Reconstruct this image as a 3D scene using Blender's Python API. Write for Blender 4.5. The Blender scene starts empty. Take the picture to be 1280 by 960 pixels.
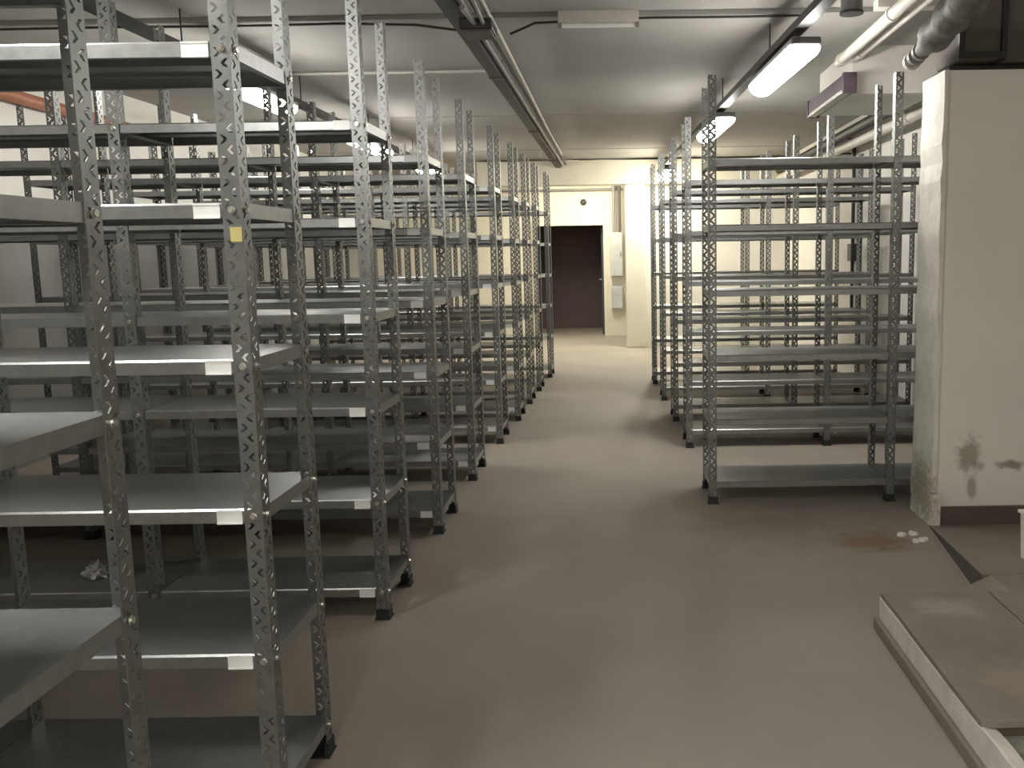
import bpy, bmesh, math, random
from mathutils import Vector, Matrix
from mathutils.geometry import tessellate_polygon
random.seed(7)
SC = bpy.context.scene
COL = SC.collection
PI = math.pi

# ------------------------------------------------------------------ camera
F, PX, PY, H = 1100.0, 775.0, 460.0, 1.5
PITCH, ROLL = math.atan(142 / 1100.0), 0.016
cam = bpy.data.cameras.new('camera')
co = bpy.data.objects.new('camera', cam)
COL.objects.link(co)
cam.sensor_fit = 'HORIZONTAL'
cam.sensor_width = 36.0
cam.lens = F / 1280.0 * 36.0
cam.shift_x = -(PX - 640.0) / 1280.0
cam.shift_y = -(480.0 - PY) / 1280.0
cam.clip_start = 0.02
co.matrix_world = (Matrix.Translation((0, 0, H)) @ Matrix.Rotation(PI / 2 - PITCH, 4, 'X')
                   @ Matrix.Rotation(-ROLL, 4, 'Z'))
SC.camera = co

# ------------------------------------------------------------------ materials
def mat(name, base, rough=0.6, metal=0.0, noise=0.0, nscale=8.0, col2=None, bump=0.0, bscale=60.0,
        rvar=0.0, spec=0.5):
    m = bpy.data.materials.new(name)
    m.use_nodes = True
    nt = m.node_tree
    b = nt.nodes['Principled BSDF']
    b.inputs['Base Color'].default_value = (*base, 1)
    b.inputs['Roughness'].default_value = rough
    b.inputs['Metallic'].default_value = metal
    b.inputs['Specular IOR Level'].default_value = spec
    tc = nt.nodes.new('ShaderNodeTexCoord')
    if noise > 0:
        n = nt.nodes.new('ShaderNodeTexNoise')
        n.inputs['Scale'].default_value = nscale
        n.inputs['Detail'].default_value = 6
        n.inputs['Roughness'].default_value = 0.6
        nt.links.new(tc.outputs['Object'], n.inputs['Vector'])
        r = nt.nodes.new('ShaderNodeValToRGB')
        r.color_ramp.elements[0].position = 0.5 - noise
        r.color_ramp.elements[1].position = 0.5 + noise
        c2 = col2 or tuple(x * 0.8 for x in base)
        r.color_ramp.elements[0].color = (*c2, 1)
        r.color_ramp.elements[1].color = (*base, 1)
        nt.links.new(n.outputs['Fac'], r.inputs['Fac'])
        nt.links.new(r.outputs['Color'], b.inputs['Base Color'])
        if rvar > 0:
            mr = nt.nodes.new('ShaderNodeMapRange')
            mr.inputs['To Min'].default_value = rough - rvar
            mr.inputs['To Max'].default_value = rough + rvar
            nt.links.new(n.outputs['Fac'], mr.inputs['Value'])
            nt.links.new(mr.outputs['Result'], b.inputs['Roughness'])
    if bump > 0:
        n2 = nt.nodes.new('ShaderNodeTexNoise')
        n2.inputs['Scale'].default_value = bscale
        n2.inputs['Detail'].default_value = 5
        nt.links.new(tc.outputs['Object'], n2.inputs['Vector'])
        bp = nt.nodes.new('ShaderNodeBump')
        bp.inputs['Strength'].default_value = bump
        bp.inputs['Distance'].default_value = 0.01
        nt.links.new(n2.outputs['Fac'], bp.inputs['Height'])
        nt.links.new(bp.outputs['Normal'], b.inputs['Normal'])
    return m

def stain(m, centre, radius, colour, amount=0.7, nscale=14.0):
    """a worn or rusty patch with a shape of its own, mixed into a material's colour (world metres)"""
    nt = m.node_tree
    b = nt.nodes['Principled BSDF']
    src = b.inputs['Base Color'].links[0].from_socket
    g = nt.nodes.new('ShaderNodeNewGeometry')
    sub = nt.nodes.new('ShaderNodeVectorMath'); sub.operation = 'SUBTRACT'
    sub.inputs[1].default_value = centre
    nt.links.new(g.outputs['Position'], sub.inputs[0])
    dv = nt.nodes.new('ShaderNodeVectorMath'); dv.operation = 'DIVIDE'
    dv.inputs[1].default_value = radius
    nt.links.new(sub.outputs[0], dv.inputs[0])
    ln = nt.nodes.new('ShaderNodeVectorMath'); ln.operation = 'LENGTH'
    nt.links.new(dv.outputs[0], ln.inputs[0])
    n = nt.nodes.new('ShaderNodeTexNoise')
    n.inputs['Scale'].default_value = nscale
    n.inputs['Detail'].default_value = 5
    nt.links.new(g.outputs['Position'], n.inputs['Vector'])
    ad = nt.nodes.new('ShaderNodeMath'); ad.operation = 'MULTIPLY_ADD'
    ad.inputs[1].default_value = 1.6; 
    nt.links.new(n.outputs['Fac'], ad.inputs[0])
    nt.links.new(ln.outputs['Value'], ad.inputs[2])
    mr = nt.nodes.new('ShaderNodeMapRange')
    mr.inputs['From Min'].default_value = 1.15
    mr.inputs['From Max'].default_value = 1.75
    mr.inputs['To Min'].default_value = amount
    mr.inputs['To Max'].default_value = 0.0
    nt.links.new(ad.outputs[0], mr.inputs['Value'])
    mx = nt.nodes.new('ShaderNodeMix'); mx.data_type = 'RGBA'
    nt.links.new(mr.outputs['Result'], mx.inputs['Factor'])
    nt.links.new(src, mx.inputs[6])
    mx.inputs[7].default_value = (*colour, 1)
    nt.links.new(mx.outputs[2], b.inputs['Base Color'])

def emit(name, colour, strength):
    m = bpy.data.materials.new(name)
    m.use_nodes = True
    b = m.node_tree.nodes['Principled BSDF']
    b.inputs['Base Color'].default_value = (0.8, 0.8, 0.8, 1)
    b.inputs['Emission Color'].default_value = (*colour, 1)
    b.inputs['Emission Strength'].default_value = strength
    return m

M = dict(
    galv=mat('galvanised_steel', (0.33, 0.335, 0.325), 0.36, 0.78, 0.22, 30, (0.265, 0.27, 0.26), rvar=0.06),
    post=mat('post_steel', (0.25, 0.255, 0.245), 0.42, 0.75, 0.22, 20, (0.18, 0.185, 0.175), rvar=0.06),
    bolt=mat('zinc_bolt', (0.72, 0.70, 0.64), 0.25, 0.9),
    foot=mat('black_plastic', (0.02, 0.02, 0.02), 0.5),
    card=mat('white_card', (0.85, 0.85, 0.82), 0.5),
    yellow=mat('yellow_sticker', (0.55, 0.48, 0.18), 0.6),
    floor=mat('painted_concrete_floor', (0.35, 0.31, 0.262), 0.6, 0.0, 0.25, 1.3, (0.275, 0.24, 0.20), 0.06, 40, rvar=0.06),
    ceil=mat('ceiling_concrete', (0.40, 0.385, 0.355), 0.85, 0.0, 0.3, 1.5, (0.33, 0.315, 0.29), 0.15, 25),
    joint=mat('dark_joint', (0.05, 0.045, 0.04), 0.9),
    wall=mat('white_wall_paint', (0.74, 0.72, 0.67), 0.8, 0.0, 0.3, 2.0, (0.66, 0.64, 0.58), 0.1, 30),
    pier=mat('pier_plaster', (0.78, 0.73, 0.66), 0.8, 0.0, 0.3, 2.5, (0.71, 0.665, 0.60), 0.12, 30),
    pierside=mat('pier_side_paint', (0.74, 0.71, 0.64), 0.7, 0.0, 0.12, 9.0, (0.62, 0.60, 0.52), 0.3, 25),
    dado=mat('grey_dado_paint', (0.26, 0.255, 0.24), 0.7, 0.0, 0.3, 2.0, (0.20, 0.195, 0.18), 0.1, 30),
    cream=mat('cream_wall_paint', (0.74, 0.70, 0.59), 0.8, 0.0, 0.3, 3.0, (0.65, 0.61, 0.50), 0.1, 30),
    skirt=mat('brown_skirting', (0.12, 0.095, 0.07), 0.6, 0.0, 0.25, 6, (0.085, 0.065, 0.05)),
    brownbeam=mat('brown_concrete', (0.15, 0.13, 0.11), 0.85, 0.0, 0.3, 4, (0.11, 0.095, 0.08), 0.1, 30),
    dark=mat('dark_metal', (0.05, 0.048, 0.045), 0.5, 0.3, 0.2, 10),
    tray=mat('tray_metal', (0.12, 0.11, 0.10), 0.5, 0.4, 0.2, 10),
    greypipe=mat('grey_pipe', (0.30, 0.28, 0.26), 0.5, 0.1, 0.2, 8),
    whitepipe=mat('white_pipe', (0.66, 0.63, 0.57), 0.45, 0.0, 0.2, 8),
    palepipe=mat('pale_conduit', (0.46, 0.44, 0.40), 0.45, 0.1, 0.2, 8),
    lagging=mat('pipe_lagging', (0.21, 0.19, 0.165), 0.6, 0.1, 0.2, 22, (0.12, 0.11, 0.095), 0.5, 30),
    redpipe=mat('red_brown_pipe', (0.42, 0.17, 0.10), 0.5, 0.0, 0.2, 8),
    fixture=mat('fixture_grey', (0.16, 0.155, 0.15), 0.5, 0.0, 0.2, 10),
    mauve=mat('mauve_cover', (0.10, 0.072, 0.088), 0.35, 0.0, 0.15, 9, (0.06, 0.045, 0.055)),
    whiteface=mat('whitewash', (0.78, 0.74, 0.68), 0.75, 0.0, 0.15, 12, (0.66, 0.62, 0.55), 0.4, 35),
    slab=mat('worn_slab', (0.27, 0.235, 0.195), 0.5, 0.0, 0.2, 4, (0.20, 0.17, 0.14), 0.2, 25),
    rough=mat('rough_concrete', (0.36, 0.35, 0.30), 0.9, 0.0, 0.15, 25, (0.22, 0.21, 0.18), 0.8, 45),
    step=mat('step_concrete', (0.26, 0.225, 0.185), 0.6, 0.0, 0.25, 3, (0.20, 0.17, 0.14), 0.1, 30),
    steps=mat('step_side', (0.12, 0.10, 0.08), 0.7, 0.0, 0.2, 7, (0.085, 0.07, 0.055)),
    flake=mat('paint_flake', (0.78, 0.76, 0.70), 0.7),
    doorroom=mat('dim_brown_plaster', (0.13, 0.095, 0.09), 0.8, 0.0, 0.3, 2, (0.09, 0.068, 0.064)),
    bluedoor=mat('blue_grey_door', (0.07, 0.075, 0.095), 0.5, 0.0, 0.3, 3),
    cabinet=mat('pale_grey_enamel', (0.52, 0.54, 0.52), 0.45, 0.0, 0.2, 5),
    lamp=emit('lamp_diffuser', (1.0, 0.98, 0.93), 21.0),
    bright=emit('bright_lamp_diffuser', (1.0, 0.98, 0.94), 34.0),
    warm=emit('warm_lamp_diffuser', (1.0, 0.94, 0.77), 38.0),
    plastic=mat('clear_bag', (0.55, 0.55, 0.53), 0.25, 0.0, 0.2, 30, (0.3, 0.3, 0.3)),
)
stain(M['floor'], (1.30, 4.42, 0), (0.26, 0.20, 1), (0.20, 0.11, 0.05), 0.75, 9)
stain(M['floor'], (0.80, 4.6, 0), (0.5, 0.5, 1), (0.215, 0.19, 0.15), 0.5, 6)
stain(M['pier'], (1.89, 4.68, 0.38), (0.09, 0.2, 0.16), (0.25, 0.22, 0.16), 0.75, 16)
stain(M['pier'], (1.91, 4.68, 0.22), (0.035, 0.2, 0.14), (0.27, 0.23, 0.17), 0.7, 16)
stain(M['pier'], (2.12, 4.68, 0.33), (0.10, 0.2, 0.035), (0.2, 0.16, 0.12), 0.8, 20)
stain(M['pierside'], (1.70, 4.84, 0.16), (0.3, 0.3, 0.22), (0.30, 0.27, 0.19), 0.85, 28)
stain(M['slab'], (1.25, 2.62, 0.15), (0.16, 0.12, 0.2), (0.33, 0.26, 0.20), 0.8, 18)
stain(M['slab'], (1.22, 3.2, 0.15), (0.15, 0.12, 0.2), (0.36, 0.33, 0.28), 0.7, 14)

# ------------------------------------------------------------------ mesh builder
class MB:
    def __init__(s):
        s.v, s.f, s.mi = [], [], []
    def quad(s, *pts, m=0):
        i = len(s.v); s.v += [tuple(p) for p in pts]; s.f.append(tuple(range(i, i + len(pts)))); s.mi.append(m)
    def box(s, x0, x1, y0, y1, z0, z1, m=0, c=0.0):
        if c > 0:      # chamfered box
            bm = bmesh.new(); bmesh.ops.create_cube(bm, size=1)
            for v in bm.verts:
                v.co = Vector((x0 + (v.co.x + .5) * (x1 - x0), y0 + (v.co.y + .5) * (y1 - y0), z0 + (v.co.z + .5) * (z1 - z0)))
            bmesh.ops.bevel(bm, geom=bm.edges[:], offset=c, segments=2, profile=0.5, affect='EDGES')
            s.add_bm(bm, m); return
        i = len(s.v)
        s.v += [(x0, y0, z0), (x1, y0, z0), (x1, y1, z0), (x0, y1, z0), (x0, y0, z1), (x1, y0, z1), (x1, y1, z1), (x0, y1, z1)]
        for q in ((0, 3, 2, 1), (4, 5, 6, 7), (0, 1, 5, 4), (1, 2, 6, 5), (2, 3, 7, 6), (3, 0, 4, 7)):
            s.f.append(tuple(i + k for k in q)); s.mi.append(m)
    def add_bm(s, bm, m=0):
        i = len(s.v)
        bm.verts.ensure_lookup_table()
        for k, v in enumerate(bm.verts): v.index = k; s.v.append(tuple(v.co))
        for f in bm.faces: s.f.append(tuple(i + v.index for v in f.verts)); s.mi.append(m)
        bm.free()
    def tube(s, pts, r, n=12, m=0, cap=True):
        """tube along a polyline; r is a number or one per point"""
        pts = [Vector(p) for p in pts]
        rs = r if isinstance(r, (list, tuple)) else [r] * len(pts)
        base = len(s.v)
        ref = None
        for k, p in enumerate(pts):
            d = (pts[min(k + 1, len(pts) - 1)] - pts[max(k - 1, 0)]).normalized()
            if ref is None:
                ref = Vector((0, 0, 1)) if abs(d.z) < 0.9 else Vector((1, 0, 0))
            a = d.cross(ref).normalized(); b = a.cross(d).normalized(); ref = b
            for j in range(n):
                t = 2 * PI * j / n
                s.v.append(tuple(p + a * math.cos(t) * rs[k] + b * math.sin(t) * rs[k]))
        for k in range(len(pts) - 1):
            for j in range(n):
                q = base + k * n
                s.f.append((q + j, q + (j + 1) % n, q + n + (j + 1) % n, q + n + j)); s.mi.append(m)
        if cap:
            s.f.append(tuple(base + j for j in range(n))[::-1]); s.mi.append(m)
            s.f.append(tuple(base + (len(pts) - 1) * n + j for j in range(n))); s.mi.append(m)
    def extrude(s, prof, x0, x1, m=0):
        """closed (y,z) outline swept along x"""
        n = len(prof); b = len(s.v)
        for x in (x0, x1):
            for (y, z) in prof: s.v.append((x, y, z))
        for j in range(n):
            k = (j + 1) % n
            s.f.append((b + j, b + k, b + n + k, b + n + j)); s.mi.append(m)
        for o in (0, n):
            for t in tessellate_polygon([[Vector((y, z, 0)) for (y, z) in prof]]):
                s.f.append(tuple(b + o + q for q in t)); s.mi.append(m)
    def mesh(s, name, mats, weld=True, smooth=False):
        me = bpy.data.meshes.new(name)
        me.from_pydata(s.v, [], s.f)
        mats = mats if isinstance(mats, (list, tuple)) else [mats]
        for mm in mats: me.materials.append(mm)
        for p, k in zip(me.polygons, s.mi): p.material_index = k
        bm = bmesh.new(); bm.from_mesh(me)
        if weld: bmesh.ops.remove_doubles(bm, verts=bm.verts, dist=1e-5)
        bmesh.ops.recalc_face_normals(bm, faces=bm.faces)
        if smooth:
            for f in bm.faces: f.smooth = True
            for e in bm.edges:
                if len(e.link_faces) == 2 and e.calc_face_angle(0) > 0.6: e.smooth = False
        bm.to_mesh(me); bm.free()
        return me
    def build(s, name, mats, parent=None, loc=(0, 0, 0), weld=True, smooth=False):
        return link(name, s.mesh(name, mats, weld, smooth), parent, loc)

def link(name, me, parent=None, loc=(0, 0, 0)):
    o = bpy.data.objects.new(name, me)
    COL.objects.link(o)
    o.location = loc
    if parent is not None: o.parent = parent
    return o
def tag(o, label=None, cat=None, group=None, kind=None):
    if label: o['label'] = label
    if cat: o['category'] = cat
    if group: o['group'] = group
    if kind: o['kind'] = kind
    return o
def empty(name, loc, label, cat, group=None):
    o = bpy.data.objects.new(name, None)
    COL.objects.link(o); o.location = loc; o.empty_display_size = 0.1
    return tag(o, label, cat, group)
def struct(name, mb, mats, label, cat, smooth=False, weld=True):
    return tag(mb.build(name, mats, weld=weld, smooth=smooth), label, cat, None, 'structure')

# ------------------------------------------------------------------ room shell
XL, XR, YB, YF, ZC = -4.45, 2.75, -2.6, 16.4, 3.0
XRN = 3.6                                                     # the room is wider beside the platform
m = MB(); m.box(XL - .2, XRN + .2, YB - .2, 18.6, -.2, 0)
struct('floor', m, M['floor'], 'worn grey brown painted concrete floor along the aisle', 'floor')
m = MB()
m.box(XL - .2, XRN + .2, YB - .2, 18.6, ZC + .03, ZC + .2, 1)
ys = [YB - .2, 5.72, 6.05, 9.76, 12.87, 18.6]
for k in range(5):
    dz = -0.02 if k == 1 else 0.0
    m.box(XL - .2, XRN + .2, ys[k] + .022, ys[k + 1] - .022, ZC + dz, ZC + .06, 0)
struct('ceiling', m, [M['ceil'], M['joint']], 'grey concrete slab ceiling with dark cross joints', 'ceiling')
m = MB(); m.box(XL - .2, XL, YB, YF, 1.78, ZC, 0); m.box(XL - .2, XL, YB, YF, 0, 1.78, 1)
struct('wall_left', m, [M['wall'], M['dado']], 'wall far left behind the shelving, white above and grey below', 'wall')
m = MB(); m.box(XR, XR + .2, 5.0, YF, 0, ZC)
struct('wall_right', m, M['wall'], 'bright white wall behind the right hand shelving', 'wall')
m = MB(); m.box(XRN, XRN + .2, YB, 4.68, 0, ZC)
struct('wall_right_near', m, M['wall'], 'white wall to the right of the raised platform', 'wall')
m = MB(); m.box(XL - .2, XRN + .2, YB - .2, YB, 0, ZC)
struct('wall_near', m, M['wall'], 'white wall at the near end of the storeroom', 'wall')
# far wall with the dark doorway
DX0, DX1, DZ = -1.52, -0.27, 2.04
m = MB()
m.box(XL, DX0, YF, YF + .2, 0, ZC); m.box(DX1, 0.16, YF, YF + .2, 0, ZC); m.box(DX0, DX1, YF, YF + .2, DZ, ZC)
struct('wall_far', m, M['cream'], 'cream wall at the far end around the dark doorway', 'wall')
m = MB()
m.box(0.16, XR, 14.38, YF + .2, 0, ZC)
struct('wall_far_right', m, M['wall'], 'white wall stepping forward right of the far doorway', 'wall')
m = MB(); m.box(0.115, 0.44, 14.18, 14.38, 0, 2.60, c=.012)
struct('wall_pier_far', m, M['cream'], 'cream painted pier at the far end of the aisle', 'pillar')
m = MB(); m.box(-2.2, XR, 14.12, 14.42, 2.60, 2.97)
struct('ceiling_beam_far', m, M['cream'], 'cream cross beam above the far pier', 'beam')
# dim room behind the doorway
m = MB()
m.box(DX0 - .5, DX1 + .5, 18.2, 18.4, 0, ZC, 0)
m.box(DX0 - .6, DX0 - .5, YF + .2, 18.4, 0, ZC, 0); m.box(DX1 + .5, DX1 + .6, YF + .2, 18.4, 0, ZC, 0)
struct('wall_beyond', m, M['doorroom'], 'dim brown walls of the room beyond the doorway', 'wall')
m = MB()
m.box(DX0 - .06, DX0, YF - .02, YF, 0, DZ + .06); m.box(DX1, DX1 + .06, YF - .02, YF, 0, DZ + .06); m.box(DX0, DX1, YF - .02, YF, DZ, DZ + .06)
struct('trim_door', m, M['cream'], 'cream frame around the far doorway', 'door frame')
d = MB(); d.box(DX1 - .045, DX1, YF + .22, YF + 1.1, 0.01, DZ - .02, c=.004)
dr = tag(d.build('door_1', M['bluedoor']), 'dark blue grey door standing open in far doorway', 'door', None, 'structure')
h = MB(); h.tube([(DX1 - .05, YF + 1.0, 1.02), (DX1 - .10, YF + 1.0, 1.02), (DX1 - .10, YF + .88, 1.02)], .01, 8)
h.build('handle', M['bolt'], dr, smooth=True)

# near right pier / wall end with the white painted return
m = MB()
m.box(1.70, XRN + .2, 4.68, 5.0, 0.0, 2.412, 0)
o = MB()
struct('wall_pier_right', m, M['pier'], 'beige plastered wall end at the right with dirt stains', 'wall')
# chipped white return on its aisle side: slightly ragged sheet of paint and plaster
m = MB()
N = 26
rag = [0.006 + 0.010 * random.random() for _ in range(N + 1)]
for k in range(N):
    z0, z1 = 2.412 * k / N, 2.412 * (k + 1) / N
    a, b = rag[k], rag[k + 1]
    if z0 < .35: a += .012 * random.random(); b += .012 * random.random()
    xo0, xo1 = 1.70 - a, 1.70 - b
    y0 = 4.668 - (0.02 if k < 2 else 0)
    m.quad((xo0, y0, z0), (xo0, 5.0, z0), (xo1, 5.0, z1), (xo1, y0, z1))
    m.quad((xo0, y0, z0), (xo1, y0, z1), (1.712 + (.02 if k < 2 else 0), y0, z1), (1.712 + (.02 if k < 2 else 0), y0, z0))
    m.quad((1.712, y0, z0), (1.712, y0, z1), (1.712, 4.68, z1), (1.712, 4.68, z0))
struct('trim_pier', m, M['pierside'], 'chipped white painted corner strip of right wall end', 'trim')
m = MB(); m.box(1.715, XRN, 4.66, 4.68, 0, 0.105, c=.004)
struct('baseboard_right', m, M['skirt'], 'dark brown skirting along the right wall end', 'skirting')
# dark beam and duct above the wall end
m = MB(); m.box(1.98, XRN + .2, 4.62, 5.0, 2.445, ZC)
struct('ceiling_beam_right', m, M['brownbeam'], 'dark brown beam above the right wall end', 'beam')
m = MB(); m.box(1.74, XRN + .2, 4.74, 5.0, 2.412, 2.445)
struct('trim_gap', m, M['joint'], 'dark gap above the right wall end', 'trim')
t = empty('ventilation_duct', (1.86, 4.75, 2.455), 'dark brown square duct above right wall end beside lagged pipe', 'duct')
m = MB(); m.box(-.11, .11, -.13, .22, 0, .40, c=.015); m.build('duct_body', M['brownbeam'], t)
m = MB()
for (a, b, c_, d_) in ((-.125, .118, .345, .375), (-.125, .118, 0, .03), (-.125, -.095, .03, .345), (.09, .118, .03, .345)):
    m.box(a, b, -.15, -.13, c_, d_)
m.build('flange', M['dark'], t)

# white boxed soffit along the right wall, ceiling downstand
m = MB(); m.box(1.755, 2.40, 6.75, 7.80, 2.655, ZC + .02, c=.004)
struct('ceiling_soffit', m, M['wall'], 'white boxed soffit under ceiling above right hand racks', 'soffit')
m = MB(); m.box(1.58, XR, 5.50, 5.60, 2.945, ZC + .02)
struct('ceiling_downstand', m, M['wall'], 'narrow white ceiling rib at upper right', 'beam')
t = empty('strip_luminaire', (1.755, 7.22, 2.715), 'unlit elongated box with dark mauve cover fixed to white soffit', 'light')
m = MB(); m.box(-.03, 0, -.60, .60, -.05, .06, c=.004); m.build('housing', M['whitepipe'], t)
m = MB(); m.box(-.095, -.03, -.58, .58, -.055, .065, c=.012); m.build('cover', M['mauve'], t)
m = MB(); m.box(-.10, -.03, -.58, .58, -.07, -.056, c=.004); m.build('trim_strip', M['whitepipe'], t)
for s_ in (-1, 1):
    m = MB(); m.box(-.102, -.0, s_ * .60 - .02, s_ * .60 + .02, -.075, .072, c=.006); m.build('end_cap', M['mauve'], t)

# ------------------------------------------------------------------ shelving
T = 0.0025
def post_mesh(sx, sy, W=0.046, D=0.050, hgt=2.5, cell=0.05):
    def chev(u, v, w, hh, th):
        """chevron hole pointing towards +u (w>0) or -u"""
        e = th if w > 0 else -th
        return [(u, v - hh), (u + e, v - hh), (u + w + e * .6, v), (u + e, v + hh), (u, v + hh), (u + w - e * .4, v)]
    mb = MB()
    def flange(width, fn):
        c1 = chev(width * .13, cell * .25, width * .30, cell * .215, width * .19)
        c2 = chev(width * .87, cell * .75, -width * .30, cell * .215, width * .19)
        rect = [(0, 0), (width, 0), (width, cell), (0, cell)]
        loops = [rect, c1, c2]
        tri = tessellate_polygon([[Vector((x, y, 0)) for x, y in l] for l in loops])
        flat = [p for l in loops for p in l]
        n = round(hgt / cell)
        for k in range(n):
            off = k * cell
            for wq in (0.0, T):
                for t in tri:
                    mb.quad(*[fn(flat[q][0], flat[q][1] + off, wq) for q in t])
            for l in (c1, c2):
                for j in range(6):
                    a, b = l[j], l[(j + 1) % 6]
                    mb.quad(fn(a[0], a[1] + off, 0), fn(b[0], b[1] + off, 0), fn(b[0], b[1] + off, T), fn(a[0], a[1] + off, T))
            mb.quad(fn(width, off, 0), fn(width, off + cell, 0), fn(width, off + cell, T), fn(width, off, T))
        for z in (0, hgt):
            mb.quad(fn(0, z, 0), fn(width, z, 0), fn(width, z, T), fn(0, z, T))
    flange(W, lambda u, v, w: (sx * u, sy * w, v))
    flange(D, lambda u, v, w: (sx * w, sy * u, v))
    return mb.mesh('post', M['post'])
POST = {(sx, sy): post_mesh(sx, sy) for sx in (-1, 1) for sy in (-1, 1)}

def foot_mesh(sx, sy):
    mb = MB()
    def bx(x0, x1, y0, y1, z0, z1):
        a, b = sorted((sx * x0, sx * x1)); c, d = sorted((sy * y0, sy * y1))
        mb.box(a, b, c, d, z0, z1)
    bx(-.004, .050, -.004, .008, .0, .045)
    bx(-.004, .008, .008, .054, .0, .045)
    bx(-.008, .056, -.008, .058, .0, .006)
    return mb.mesh('foot', M['foot'])
FOOT = {k: foot_mesh(*k) for k in POST}

SH = 0.036
SHELF = {}
def shelf_mesh(w, d):
    key = (round(w, 3), round(d, 3))
    if key in SHELF: return SHELF[key]
    mb = MB(); s, h, r, c = .0016, SH, .018, .005
    prof = [(0, 0), (0, h - c), (c, h), (d - c, h), (d, h - c), (d, 0), (d - r, 0), (d - r, s), (d - s, s),
            (d - s, h - c), (d - c, h - s), (c, h - s), (s, h - c), (s, s), (r, s), (r, 0)]
    mb.extrude(prof, -w, 0)
    mb.box(-s, .0, r, d - r, 0, h - s); mb.box(-w, -w + s, r, d - r, 0, h - s)          # end lips
    mb.box(-r, -s, r, d - r, 0, s); mb.box(-w + s, -w + r, r, d - r, 0, s)
    y = d / 2                                                                            # stiffener rib under the tray
    for (a, b) in ((y - .035, y + .035),):
        mb.box(-w + .01, -.01, a, a + s, h - .022, h - s); mb.box(-w + .01, -.01, b - s, b, h - .022, h - s)
        mb.box(-w + .01, -.01, a, b, h - .022, h - .022 + s)
    SHELF[key] = mb.mesh('shelf', M['galv'], weld=False)
    return SHELF[key]

mb = MB(); mb.box(-.064, 0, -.0022, 0, -.002, .034); mb.box(-.064, 0, -.004, -.0022, -.002, .002); mb.box(-.064, 0, -.004, -.0022, .030, .034)
CARD = mb.mesh('label_holder', M['card'])
def bolt_mesh(axis, sgn):
    mb = MB()
    if axis == 'y': mb.tube([(0, 0, 0), (0, sgn * .0015, 0), (0, sgn * .0016, 0), (0, sgn * .007, 0)], [.0095, .0095, .0075, .0068], 8)
    else: mb.tube([(0, 0, 0), (sgn * .0015, 0, 0), (sgn * .0016, 0, 0), (sgn * .007, 0, 0)], [.0095, .0095, .0075, .0068], 8)
    return mb.mesh('bolt', M['bolt'])
BOLT = {(a, s): bolt_mesh(a, s) for a in 'xy' for s in (-1, 1)}
LEV = [.100, .480, .865, 1.245, 1.625, 2.000]

def rack(label, group, xe, yf, yr, bays, bw, side, dz=0.0, cards=True, bolts=False, levels=None):
    """side -1: the aisle end is on the right, bays run to -x; side +1: the aisle end is on the left"""
    root = empty('shelving_rack', (xe, yf, 0), label, 'shelving rack', group)
    depth = yr - yf
    lv = [z + dz for z in (levels or LEV)]
    posts = []
    for b in range(bays + 1):
        sx = side if b < bays else -side
        for (y, sy) in ((0, 1), (depth, -1)):
            p = link('post', POST[(sx, sy)], root, (side * bw * b, y, 0))
            link('foot', FOOT[(sx, sy)], p)
            if bolts:
                for z in lv:
                    link('bolt', BOLT[('y', -sy)], p, (sx * .023, -sy * .0, z + .018))
                    link('bolt', BOLT[('x', -sx)], p, (0, sy * .026, z + .018))
            posts.append(p)
    w = bw - .006
    for b in range(bays):
        for z in lv:
            x0 = side * bw * b
            xs = x0 - .003 if side < 0 else x0 + .003 + w
            s = link('shelf', shelf_mesh(w, depth - 2 * T - .002), root, (xs, T + .001, z))
            if cards and b == 0 and side < 0:
                c = link('label_holder', CARD, s, (-.049, -.0005, 0)); c['label'] = 'white card label holder'
    return root, posts

LG, RG = 'shelving racks left of the aisle', 'shelving racks right of the aisle'
LB = 'grey slotted-angle metal shelving rack left of aisle, '
rack(LB + 'nearest camera, cut by left edge of photo', LG, -.935, 1.14, 1.62, 1, .95, -1, -.055, cards=False, bolts=True)
rA, pA = rack(LB + 'second from camera, yellow sticker on front post', LG, -.905, 2.15, 2.55, 2, .885, -1, -.022, bolts=True)
rack(LB + 'third from camera, front post plain at top', LG, -.985, 3.52, 3.94, 3, .95, -1, 0.0, bolts=True)
rest = [(-.985, 4.66, 5.10, 'fourth'), (-.985, 5.80, 6.24, 'fifth'), (-.955, 6.96, 7.38, 'sixth'), (-.92, 7.95, 8.36, 'seventh'),
        (-.905, 8.86, 9.27, 'eighth'), (-.885, 9.72, 10.13, 'ninth'), (-.845, 10.80, 11.22, 'farthest')]
for k, (x, a, b, wd) in enumerate(rest):
    rack(LB + (wd + ' from camera' if wd != 'farthest' else 'farthest from camera, beside the dark doorway'), LG, x, a, b, 3, .95, -1, (k % 3 - 1) * .006)
RB = 'grey slotted-angle metal shelving rack right of aisle, '
rr = [(.525, 5.15, 5.56, 'nearest, beside the beige wall end'), (.51, 6.70, 7.08, 'second from camera'), (.475, 7.80, 8.20, 'third from camera'),
      (.43, 8.95, 9.36, 'fourth from camera'), (.385, 10.10, 10.52, 'farthest from camera')]
for k, (x, a, b, wd) in enumerate(rr):
    rack(RB + wd, RG, x, a, b, 2, 1.065, 1, (k % 3) * .006, bolts=False)
# yellow sticker on the front post of the second rack
m = MB(); m.box(-.030, -.002, -.0012, -.0002, 1.545, 1.58)
s = m.build('sticker', M['yellow'], pA[0]); s['label'] = 'small yellow sticker'

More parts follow.
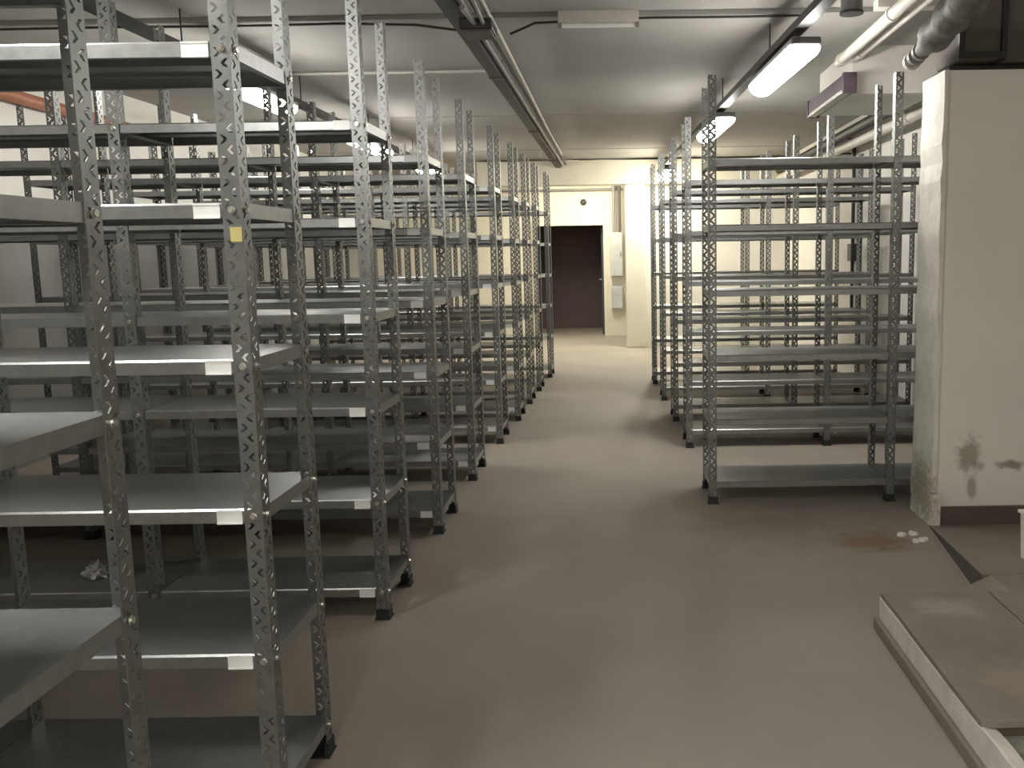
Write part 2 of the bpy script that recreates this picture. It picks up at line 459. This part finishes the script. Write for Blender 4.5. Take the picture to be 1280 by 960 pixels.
# ------------------------------------------------------------------ ceiling lights and trays
def fixture(x, y, z, label, warm=False, L=1.28, rot=0.0, bright=False):
    t = empty('ceiling_light', (x, y, z), label, 'light', 'ceiling lights')
    t.rotation_euler.z = rot
    b = MB(); b.box(-.085, .085, -L / 2, L / 2, .075, .12, c=.012); b.build('housing', M['fixture'], t)
    d = MB()
    n = 10                                                   # rounded prismatic diffuser
    prof = [(.092 * math.cos(PI + PI * k / n), .075 + .075 * math.sin(PI + PI * k / n)) for k in range(n + 1)]
    i0 = len(d.v)
    for y_, sc in ((-L / 2 + .01, .82), (-L / 2 + .05, 1), (L / 2 - .05, 1), (L / 2 - .01, .82)):
        for (px, pz) in prof: d.v.append((px * sc, y_, .075 + (pz - .075) * sc))
    w = n + 1
    for r in range(3):
        for k in range(n):
            d.f.append((r * w + k, r * w + k + 1, (r + 1) * w + k + 1, (r + 1) * w + k)); d.mi.append(0)
        d.f.append((r * w, (r + 1) * w, (r + 1) * w + n, r * w + n)); d.mi.append(0)
    d.f.append(tuple(range(w))); d.mi.append(0); d.f.append(tuple(3 * w + k for k in range(w))); d.mi.append(0)
    d.build('diffuser', M['warm'] if warm else M['bright'] if bright else M['lamp'], t, smooth=False)
    for s_ in (-1, 1):
        h = MB(); h.box(-.02, .02, s_ * L * .36 - .02, s_ * L * .36 + .02, .12, .145); h.build('hanger_clip', M['dark'], t)
    return t
def rtx(y): return 1.078 - .045 * (y - 4.617)
fixture(rtx(5.80) + .03, 5.80, 2.585, 'lit ceiling light over right of aisle, largest in view', rot=.045)
fixture(rtx(8.55) + .03, 8.55, 2.60, 'lit ceiling light behind the top of the nearest right rack posts', rot=.045)
fixture(-.60, -1.05, 2.60, 'lit ceiling light over the near end of the aisle')
fixture(1.25, -1.25, 2.60, 'added unseen fill light over the near end of the platform')  # unseen lamp added to brighten the right wall end and the platform
fixture(-1.85, 1.85, 2.60, 'lit ceiling light above the gap between the two nearest left racks', bright=True)
fixture(-2.56, 6.45, 2.60, 'lit ceiling light seen under top shelf of second left rack')
fixture(-2.58, 9.45, 2.60, 'lit ceiling light deep among the left racks')
fixture(-2.58, 12.5, 2.60, 'lit ceiling light beyond the last left rack')
fixture(.74, 13.35, 2.60, 'warm lit ceiling light beyond the last right rack', warm=True)
fixture(-.55, 14.95, 2.84, 'added warm fill light hidden behind the far cross beam', warm=True)  # added lamp, kept out of sight, gives the far floor more light

def tray(pts, w, hgt, label, name='cable_tray'):
    t = empty(name, pts[0], label, 'cable tray')
    (xa, ya, za), (xb, yb, zb) = pts
    m = MB(); L = math.hypot(xb - xa, yb - ya)
    m.box(-w / 2, w / 2, 0, L, 0, .004); m.box(-w / 2, -w / 2 + .004, 0, L, .004, hgt); m.box(w / 2 - .004, w / 2, 0, L, .004, hgt)
    r = MB()
    m.build('channel', M['dark'], t)
    t.rotation_euler.z = -math.atan2(xb - xa, yb - ya)
    c = MB(); c.tube([(-w * .2, 0, .014), (-w * .2, L, .014)], .009, 8); c.build('cable', M['tray'], t, smooth=True)
    c = MB(); c.tube([(w * .18, 0, .013), (w * .18, L, .013)], .007, 8); c.build('cable', M['greypipe'], t, smooth=True)
    return t, L
t, L = tray([(rtx(-1.5), -1.5, 2.745), (rtx(13.9), 13.9, 2.745)], .075, .045, 'dark cable tray carrying the ceiling lights right of aisle')
for y in (1.2, 3.0, 4.9, 7.5, 9.4, 11.6):
    r = MB(); r.tube([(.0, y, .0), (.0, y, .29)], .005, 6); r.box(-.02, .02, y - .02, y + .02, .0, .02); r.build('hanger_rod', M['dark'], t)
t, L = tray([(-2.60, -1.5, 2.745), (-2.60, 13.9, 2.745)], .075, .045, 'dark cable tray above the left racks')
for y in (3.2, 5.0, 7.0, 9.0, 11.0, 13.0):
    r = MB(); r.tube([(.0, y, .0), (.0, y, .29)], .005, 6); r.box(-.02, .02, y - .02, y + .02, .0, .02); r.build('hanger_rod', M['dark'], t)

# conduit bundle down the middle of the aisle ceiling
t = empty('cable_tray', (-.92, -1.5, 2.86), 'wide dark cable tray under ceiling along the left side of aisle', 'cable tray')
m = MB(); m.box(-.04, .045, 0, 17.75, 0, .005); m.box(-.04, -.035, 0, 17.75, .005, .055); m.box(.04, .045, 0, 17.75, .005, .055)
m.build('channel', M['dark'], t)
for y in (2.5, 5.5, 8.5, 11.5, 14.5):
    m = MB(); m.box(-.05, .055, y - .02, y + .02, -.006, 0); m.tube([(-.048, y, 0), (-.048, y, .138)], .005, 6); m.tube([(.053, y, 0), (.053, y, .138)], .005, 6)
    m.build('bracket', M['tray'], t)
def pipe(name, pts, r, mt, label, cat='pipe', group=None, clips=(), n=12):
    m = MB(); m.tube(pts, r, n)
    o = tag(m.build(name, mt, smooth=True), label, cat, group)
    return o
pipe('conduit', [(-.845, -1.5, 2.90), (-.845, 16.35, 2.90)], .016, M['greypipe'], 'brown grey conduit touching the right side of wide aisle cable tray', 'conduit')
pipe('conduit', [(-.795, -1.5, 2.915), (-.80, 16.35, 2.915)], .013, M['tray'], 'thin dark conduit between grey and white pipes above aisle', 'conduit')
pipe('conduit', [(-.72, -1.5, 2.90), (-.735, 5.9, 2.90), (-.80 + .03, 10.4, 2.90), (-.77, 12.6, 2.90)], 0.015, M['palepipe'],
     'pale conduit at right edge of the pipe bundle above aisle', 'conduit')
t = empty('junction_box', (-.80, 5.35, 2.793), 'dark junction box clamped on the conduit bundle above aisle', 'junction box')
m = MB(); m.box(-.09, .10, -.12, .12, 0, .06, c=.008); m.build('box', M['dark'], t)
m = MB(); m.box(-.08, .09, -.11, .11, -.012, 0, c=.004); m.build('lid', M['tray'], t)
m = MB(); m.tube([(.05, -.12, .03), (.05, -.5, .06), (.05, -.8, .062)], .012, 8); m.tube([(.0, -.12, .03), (-.02, -.4, .04)], .016, 8)
m.build('cable', M['greypipe'], t, smooth=True)
# dangling cable from bundle to ceiling joint, thin
pipe('cable', [(-.96, 5.85, 2.93), (-1.25, 5.78, 2.955), (-1.7, 5.76, 2.965), (-2.3, 5.76, 2.96), (-3.2, 5.76, 2.965), (-4.4, 5.76, 2.96)], .008, M['dark'],
     'thin dark cable crossing ceiling above left racks', 'cable', n=8)
pipe('cable', [(-.67, 5.9, 2.92), (-.5, 5.78, 2.955), (.2, 5.75, 2.968), (.85, 5.75, 2.965), (1.3, 5.75, 2.968)], .008, M['dark'],
     'thin dark cable crossing ceiling above the aisle', 'cable', n=8)
pipe('conduit', [(-4.40, 7.35, 2.985), (-1.00, 7.35, 2.985)], .013, M['whitepipe'], 'pale conduit running across ceiling above left racks', 'conduit')
# unlit white tube across the ceiling
t = empty('fluorescent_batten', (-.10, 5.70, 2.91), 'small unlit white tube batten across ceiling above aisle', 'light')
m = MB(); m.box(-.25, .25, -.02, .02, .02, .10, c=.003); m.build('housing', M['whitepipe'], t)
m = MB(); m.tube([(-.23, 0, .004), (.23, 0, .004)], .013, 10); m.build('tube', M['card'], t, smooth=True)
for s_ in (-1, 1):
    m = MB(); m.box(s_ * .24 - .012, s_ * .24 + .012, -.016, .016, -.012, .03); m.build('end_cap', M['greypipe'], t)

# ceiling detector / can
t = empty('ceiling_spot', (1.37, 5.30, 2.86), 'dark round can lamp under ceiling above right rack', 'lamp')
m = MB(); m.tube([(0, 0, 0), (0, 0, .14)], .062, 20); m.build('can', M['fixture'], t, smooth=True)
m = MB(); m.tube([(0, 0, -.006), (0, 0, .008)], .068, 20); m.build('rim', M['dark'], t, smooth=True)
# pipes under the ceiling at upper right
def flanged(pts, r, mt, label, name='pipe', rings=()):
    t = empty(name, pts[0], label, 'pipe')
    p0 = Vector(pts[0])
    m = MB(); m.tube([Vector(p) - p0 for p in pts], r, 16); m.build('pipe_run', mt, t, smooth=True)
    for (f, rr_) in rings:
        a = Vector(pts[0]).lerp(Vector(pts[1]), f) - p0
        dd = (Vector(pts[1]) - Vector(pts[0])).normalized()
        m = MB(); m.tube([a - dd * .018, a + dd * .018], rr_, 16); m.build('collar', mt, t, smooth=True)
    return t
def wallclips(t, zoff, ys):
    for y in ys:
        m = MB(); m.box(-.01, .197, y - .015, y + .015, zoff - .008, zoff + .008); m.build('wall_bracket', M['dark'], t)
flanged([(1.655, 6.745, 2.885), (1.63, 1.5, 2.885)], .036, M['whitepipe'], 'thick pale pipe under ceiling running into white soffit', rings=((.02, .045), (.25, .045)))
flanged([(1.775, 6.745, 2.90), (1.79, 1.5, 2.90)], .02, M['whitepipe'], 'thin pale pipe beside the thick pipe under ceiling at right', rings=((.03, .028),))
tp = flanged([(2.55, 5.05, 2.80), (2.55, 14.36, 2.775)], .055, M['dark'], 'dark pipe high along the right wall', rings=((.3, .064), (.6, .064)))
wallclips(tp, 0.0, (1.5, 5.5))
tp = flanged([(2.55, 5.05, 2.63), (2.55, 14.36, 2.655)], .045, M['whitepipe'], 'pale pipe high along right wall below the dark pipe', rings=((.3, .054), (.6, .054)))
wallclips(tp, 0.0, (1.5, 5.5))
# lagged pipe above the pier
t = empty('lagged_pipe', (1.60, 4.95, 2.50), 'pipe wrapped in crumpled grey lagging above the right wall end', 'pipe')
pts, rs = [], []
for k in range(34):
    f = k / 33.0
    pts.append((-.28 * f, -f * 2.6, .10 * f))
    base = .030 + .045 * min(1, max(0, (f - .10) / .10)) + .014 * math.sin(k * 1.9) * (1 if f > .15 else 0)
    rs.append(base)
m = MB(); m.tube(pts, rs, 14); m.build('lagging', M['lagging'], t, smooth=True)
for f in (.02, .06, .10):
    m = MB(); m.tube([(-.28 * f, -f * 2.6 - .015, .10 * f), (-.28 * f, -f * 2.6 + .015, .10 * f)], .046, 16); m.build('collar', M['whitepipe'] if f < .05 else M['greypipe'], t, smooth=True)
pipe('pipe', [(-4.395, 5.2, 2.73), (-4.395, 9.0, 2.69)], .05, M['redpipe'], 'reddish brown pipe high on the left wall')

# ------------------------------------------------------------------ far end details
t = empty('electrical_cabinet', (-.03, YF, 1.10), 'pale grey electrical cabinet on the wall right of far doorway', 'cabinet')
m = MB(); m.box(-.115, .115, -.16, 0, 0, .80, c=.006); m.build('body', M['cabinet'], t)
m = MB(); m.box(-.105, .105, -.175, -.16, .015, .785, c=.004); dd = m.build('door', M['cabinet'], t)
m = MB(); m.box(.07, .085, -.19, -.175, .36, .44, c=.002); m.build('handle', M['dark'], dd)
t = empty('meter_box', (-.03, YF, .50), 'low pale box under the electrical cabinet', 'box')
m = MB(); m.box(-.105, .105, -.12, 0, 0, .42, c=.006); m.build('body', M['cabinet'], t)
m = MB(); m.box(-.095, .095, -.132, -.12, .02, .40, c=.003); m.build('cover', M['cabinet'], t)
pipe('conduit', [(-.07, YF - .135, 1.90), (-.07, YF - .135, 2.98)], .03, M['greypipe'], 'grey riser conduit on left above the electrical cabinet', 'conduit')
pipe('conduit', [(.04, YF - .13, 1.90), (.04, YF - .13, 2.98)], .024, M['tray'], 'dark riser conduit on right above the electrical cabinet', 'conduit')
pipe('pipe', [(-4.3, YF - .06, 2.80), (.1, YF - .06, 2.80)], .035, M['whitepipe'], 'pale pipe across the far wall under the ceiling')
pipe('pipe', [(-4.3, YF - .05, 2.68), (.1, YF - .05, 2.68)], .022, M['greypipe'], 'thin grey pipe across the far wall above the doorway')
t = empty('wall_sensor', (-.62, YF, 2.46), 'small dark round sensor on the wall above the far doorway', 'sensor')
m = MB(); m.tube([(0, 0, 0), (0, -.03, 0)], .06, 16); m.build('base', M['fixture'], t, smooth=True)
m = MB(); m.tube([(0, -.03, 0), (0, -.07, 0), (0, -.085, 0)], [.05, .045, .025], 16); m.build('dome', M['dark'], t, smooth=True)
t = empty('switch_box', (XR, 10.3, 1.48), 'dark switch box with vertical conduit on the right wall', 'switch')
m = MB(); m.box(-.07, 0, -.09, .09, -.10, .10, c=.008); m.build('box', M['dark'], t)
m = MB(); m.tube([(-.03, 0, .10), (-.03, 0, 1.2)], .02, 10); m.tube([(-.03, 0, -.10), (-.03, 0, -.7)], .02, 10); m.build('conduit', M['dark'], t, smooth=True)

# ------------------------------------------------------------------ platform, step and floor litter
t = empty('raised_platform', (1.02, 3.36, 0), 'low raised concrete platform with whitewashed edge at right foreground', 'platform')
m = MB(); m.box(.045, 2.5, -5.8, -.005, 0, .095); m.build('core', M['rough'], t)
# whitewashed kerb along the aisle with a slightly broken top arris
m = MB(); n = 70
for k in range(n):
    y0, y1 = -5.8 + 5.8 * k / n, -5.8 + 5.8 * (k + 1) / n
    def top(y): return (.131 if y > -.97 else .146) - .010 * abs(math.sin(y * 23.1) * math.sin(y * 7.7)) * (1.0 if y < -.9 else .3)
    a, b = top(y0), top(y1)
    m.quad((0, y0, .035), (0, y1, .035), (0, y1, b - .004), (0, y0, a - .004))
    m.quad((0, y0, a - .004), (0, y1, b - .004), (.006, y1, b), (.006, y0, a))
    m.quad((.006, y0, a), (.006, y1, b), (.05, y1, b - .012), (.05, y0, a - .012))
    m.quad((.05, y0, a - .012), (.05, y1, b - .012), (.05, y1, 0), (.05, y0, 0))
m.quad((0, 0, .035), (.05, 0, .035), (.05, 0, .119), (0, 0, .127))
m.box(0.0, .05, -5.8, 0, 0, .035)
k_ = m.build('kerb', M['whiteface'], t); k_['label'] = 'whitewashed kerb face'
m = MB(); m.box(-.022, 0, -5.8, .004, 0, .045, c=.006); s_ = m.build('skirting', M['step'], t); s_['label'] = 'grey cement fillet at kerb foot'
m = MB(); q = [(.34, 0), (.565, .104), (2.5, .104), (2.5, 0)]
m.quad(*[(a, 0.001, b) for a, b in q]); m.quad(*[(a, .285, b) for a, b in q])
for k in range(4):
    (a, b), (c_, d_) = q[k], q[(k + 1) % 4]; m.quad((a, 0.001, b), (c_, 0.001, d_), (c_, .285, d_), (a, .285, b))
m.build('landing', M['step'], t)
m = MB(); m.box(.5, 2.5, -.02, 0, .10, .146); 
# worn covering slabs, each loose on the platform
def slab(x0, x1, y0, y1, label, seed):
    rnd = random.Random(seed)
    bm = bmesh.new()
    pts = []
    for (ax, ay, bx_, by) in ((x0, y0, x1, y0), (x1, y0, x1, y1), (x1, y1, x0, y1), (x0, y1, x0, y0)):
        for k in range(8):
            f = k / 8
            j = .004 * (rnd.random() - .5) if k else 0
            pts.append((ax + (bx_ - ax) * f + (j if ax == bx_ else 0), ay + (by - ay) * f + (j if ay == by else 0)))
    vb = [bm.verts.new((p[0], p[1], .0)) for p in pts]
    f = bm.faces.new(vb)
    r = bmesh.ops.extrude_face_region(bm, geom=[f])
    for v in r['geom']:
        if isinstance(v, bmesh.types.BMVert): v.co.z += .018
    m = MB(); m.add_bm(bm)
    o = m.build('paving_slab', M['slab'], None, (0, 0, .132))
    return tag(o, label, 'slab', 'worn slabs on the platform')
m = MB(); m.box(.05, 2.5, -.965, -.005, .095, .132); m.build('bedding', M['skirt'], t)
slab(1.023, 1.445, 2.375, 3.352, 'worn brown grey slab on platform, along the white kerb', 1)
slab(1.452, 2.00, 2.375, 3.352, 'worn brown grey slab on platform, second from the white kerb', 2)
slab(2.007, 2.60, 2.375, 3.352, 'worn brown grey slab on platform, farthest from the white kerb', 3)

t = empty('concrete_ramp', (1.60, 3.62, 0), 'low concrete ramp rising from the beige wall end', 'ramp')
m = MB()
A_, B_, C_, D_ = (-.05, .03), (.08, 1.04), (2.0, 1.04), (2.0, .03)
zt = {A_: .105, B_: .004, C_: .004, D_: .105}
P = lambda q, z: (q[0], q[1], z)
m.quad(P(A_, zt[A_]), P(B_, zt[B_]), P(C_, zt[C_]), P(D_, zt[D_]))
m.quad(P(A_, 0), P(B_, 0), P(C_, 0), P(D_, 0))
m.quad(P(B_, 0), P(C_, 0), P(C_, zt[C_]), P(B_, zt[B_])); m.quad(P(C_, 0), P(D_, 0), P(D_, zt[D_]), P(C_, zt[C_])); m.quad(P(D_, 0), P(A_, 0), P(A_, zt[A_]), P(D_, zt[D_]))
m.quad(P(A_, 0), P(B_, 0), P(B_, zt[B_]), P(A_, zt[A_]))
m.build('tread', M['step'], t)
m = MB(); e = .004
m.quad((-.05 - e, .03, 0), (.08 - e, 1.04, 0), (.08 - e, 1.04, .003), (-.05 - e, .03, .101))
m.quad((-.05, .03, 0), (.08, 1.04, 0), (.08, 1.04, .003), (-.05, .03, .101))
m.quad((-.05 - e, .03, 0), (-.05, .03, 0), (-.05, .03, .101), (-.05 - e, .03, .101))
m.quad((-.05 - e, .03, .101), (-.05, .03, .101), (.08, 1.04, .003), (.08 - e, 1.04, .003))
s_ = m.build('side', M['steps'], t); s_['label'] = 'dark brown side of the ramp'
t = empty('white_block', (1.835, 3.76, .0950), 'small white painted block on the ramp at right edge of photo', 'block'); t.rotation_euler.x = -.1
m = MB(); m.box(0, .22, 0, .16, 0, .21, c=.008); m.build('body', M['whiteface'], t)
m = MB(); m.box(-.008, .228, -.008, .168, .21, .226, c=.004); m.build('cap', M['whiteface'], t)

def flake(x, y, sx, sy, rot, label):
    bm = bmesh.new(); rnd = random.Random(x * 91 + y)
    ring = [(sx * (0.7 + .5 * rnd.random()) * math.cos(2 * PI * k / 7), sy * (0.7 + .5 * rnd.random()) * math.sin(2 * PI * k / 7)) for k in range(7)]
    f = bm.faces.new([bm.verts.new((p[0], p[1], 0.0)) for p in ring])
    r = bmesh.ops.extrude_face_region(bm, geom=[f])
    for v in r['geom']:
        if isinstance(v, bmesh.types.BMVert): v.co.z += .006 + .01 * rnd.random(); v.co.x *= .85
    m = MB(); m.add_bm(bm)
    o = m.build('paint_flake', M['flake'], None, (x, y, 0.0005)); o.rotation_euler.z = rot
    return tag(o, label, 'flake', 'white paint flakes below the wall end')
flake(1.475, 4.50, .035, .022, .3, 'white paint flake on floor, leftmost of those by the ramp')
flake(1.515, 4.40, .026, .02, 1.2, 'white paint flake on floor, nearest to camera on left')
flake(1.545, 4.52, .03, .026, 2.0, 'white paint flake on floor, in middle of those by the ramp')
flake(1.60 - .035, 4.42, .036, .03, .8, 'largest white paint flake on floor by the ramp')
# crumpled clear bag lying on the lower shelf of the second left rack
m = MB(); bm = bmesh.new(); bmesh.ops.create_icosphere(bm, subdivisions=3, radius=1)
for v in bm.verts:
    q = v.co
    n_ = .72 + .30 * math.sin(7 * q.x + 3 * q.y) * math.cos(6 * q.z + 2 * q.x) + .15 * math.sin(13 * q.y + 11 * q.z)
    v.co = Vector((q.x * .065 * n_, q.y * .05 * n_, max(q.z * .05 * n_, -.03) + .03))
m.add_bm(bm)
tag(m.build('plastic_bag', M['plastic'], None, (-2.30, 3.70, .1365)), 'crumpled clear plastic bag on bottom shelf of third left rack', 'bag')

# ------------------------------------------------------------------ world and view
w = bpy.data.worlds.new('world'); SC.world = w; w.use_nodes = True
w.node_tree.nodes['Background'].inputs[0].default_value = (0.5, 0.48, 0.45, 1)
w.node_tree.nodes['Background'].inputs[1].default_value = 0.0
vs = SC.view_settings
vs.view_transform = 'Standard'; vs.look = 'None'; vs.gamma = 1.0; vs.exposure = 1.45
vs.use_curve_mapping = False
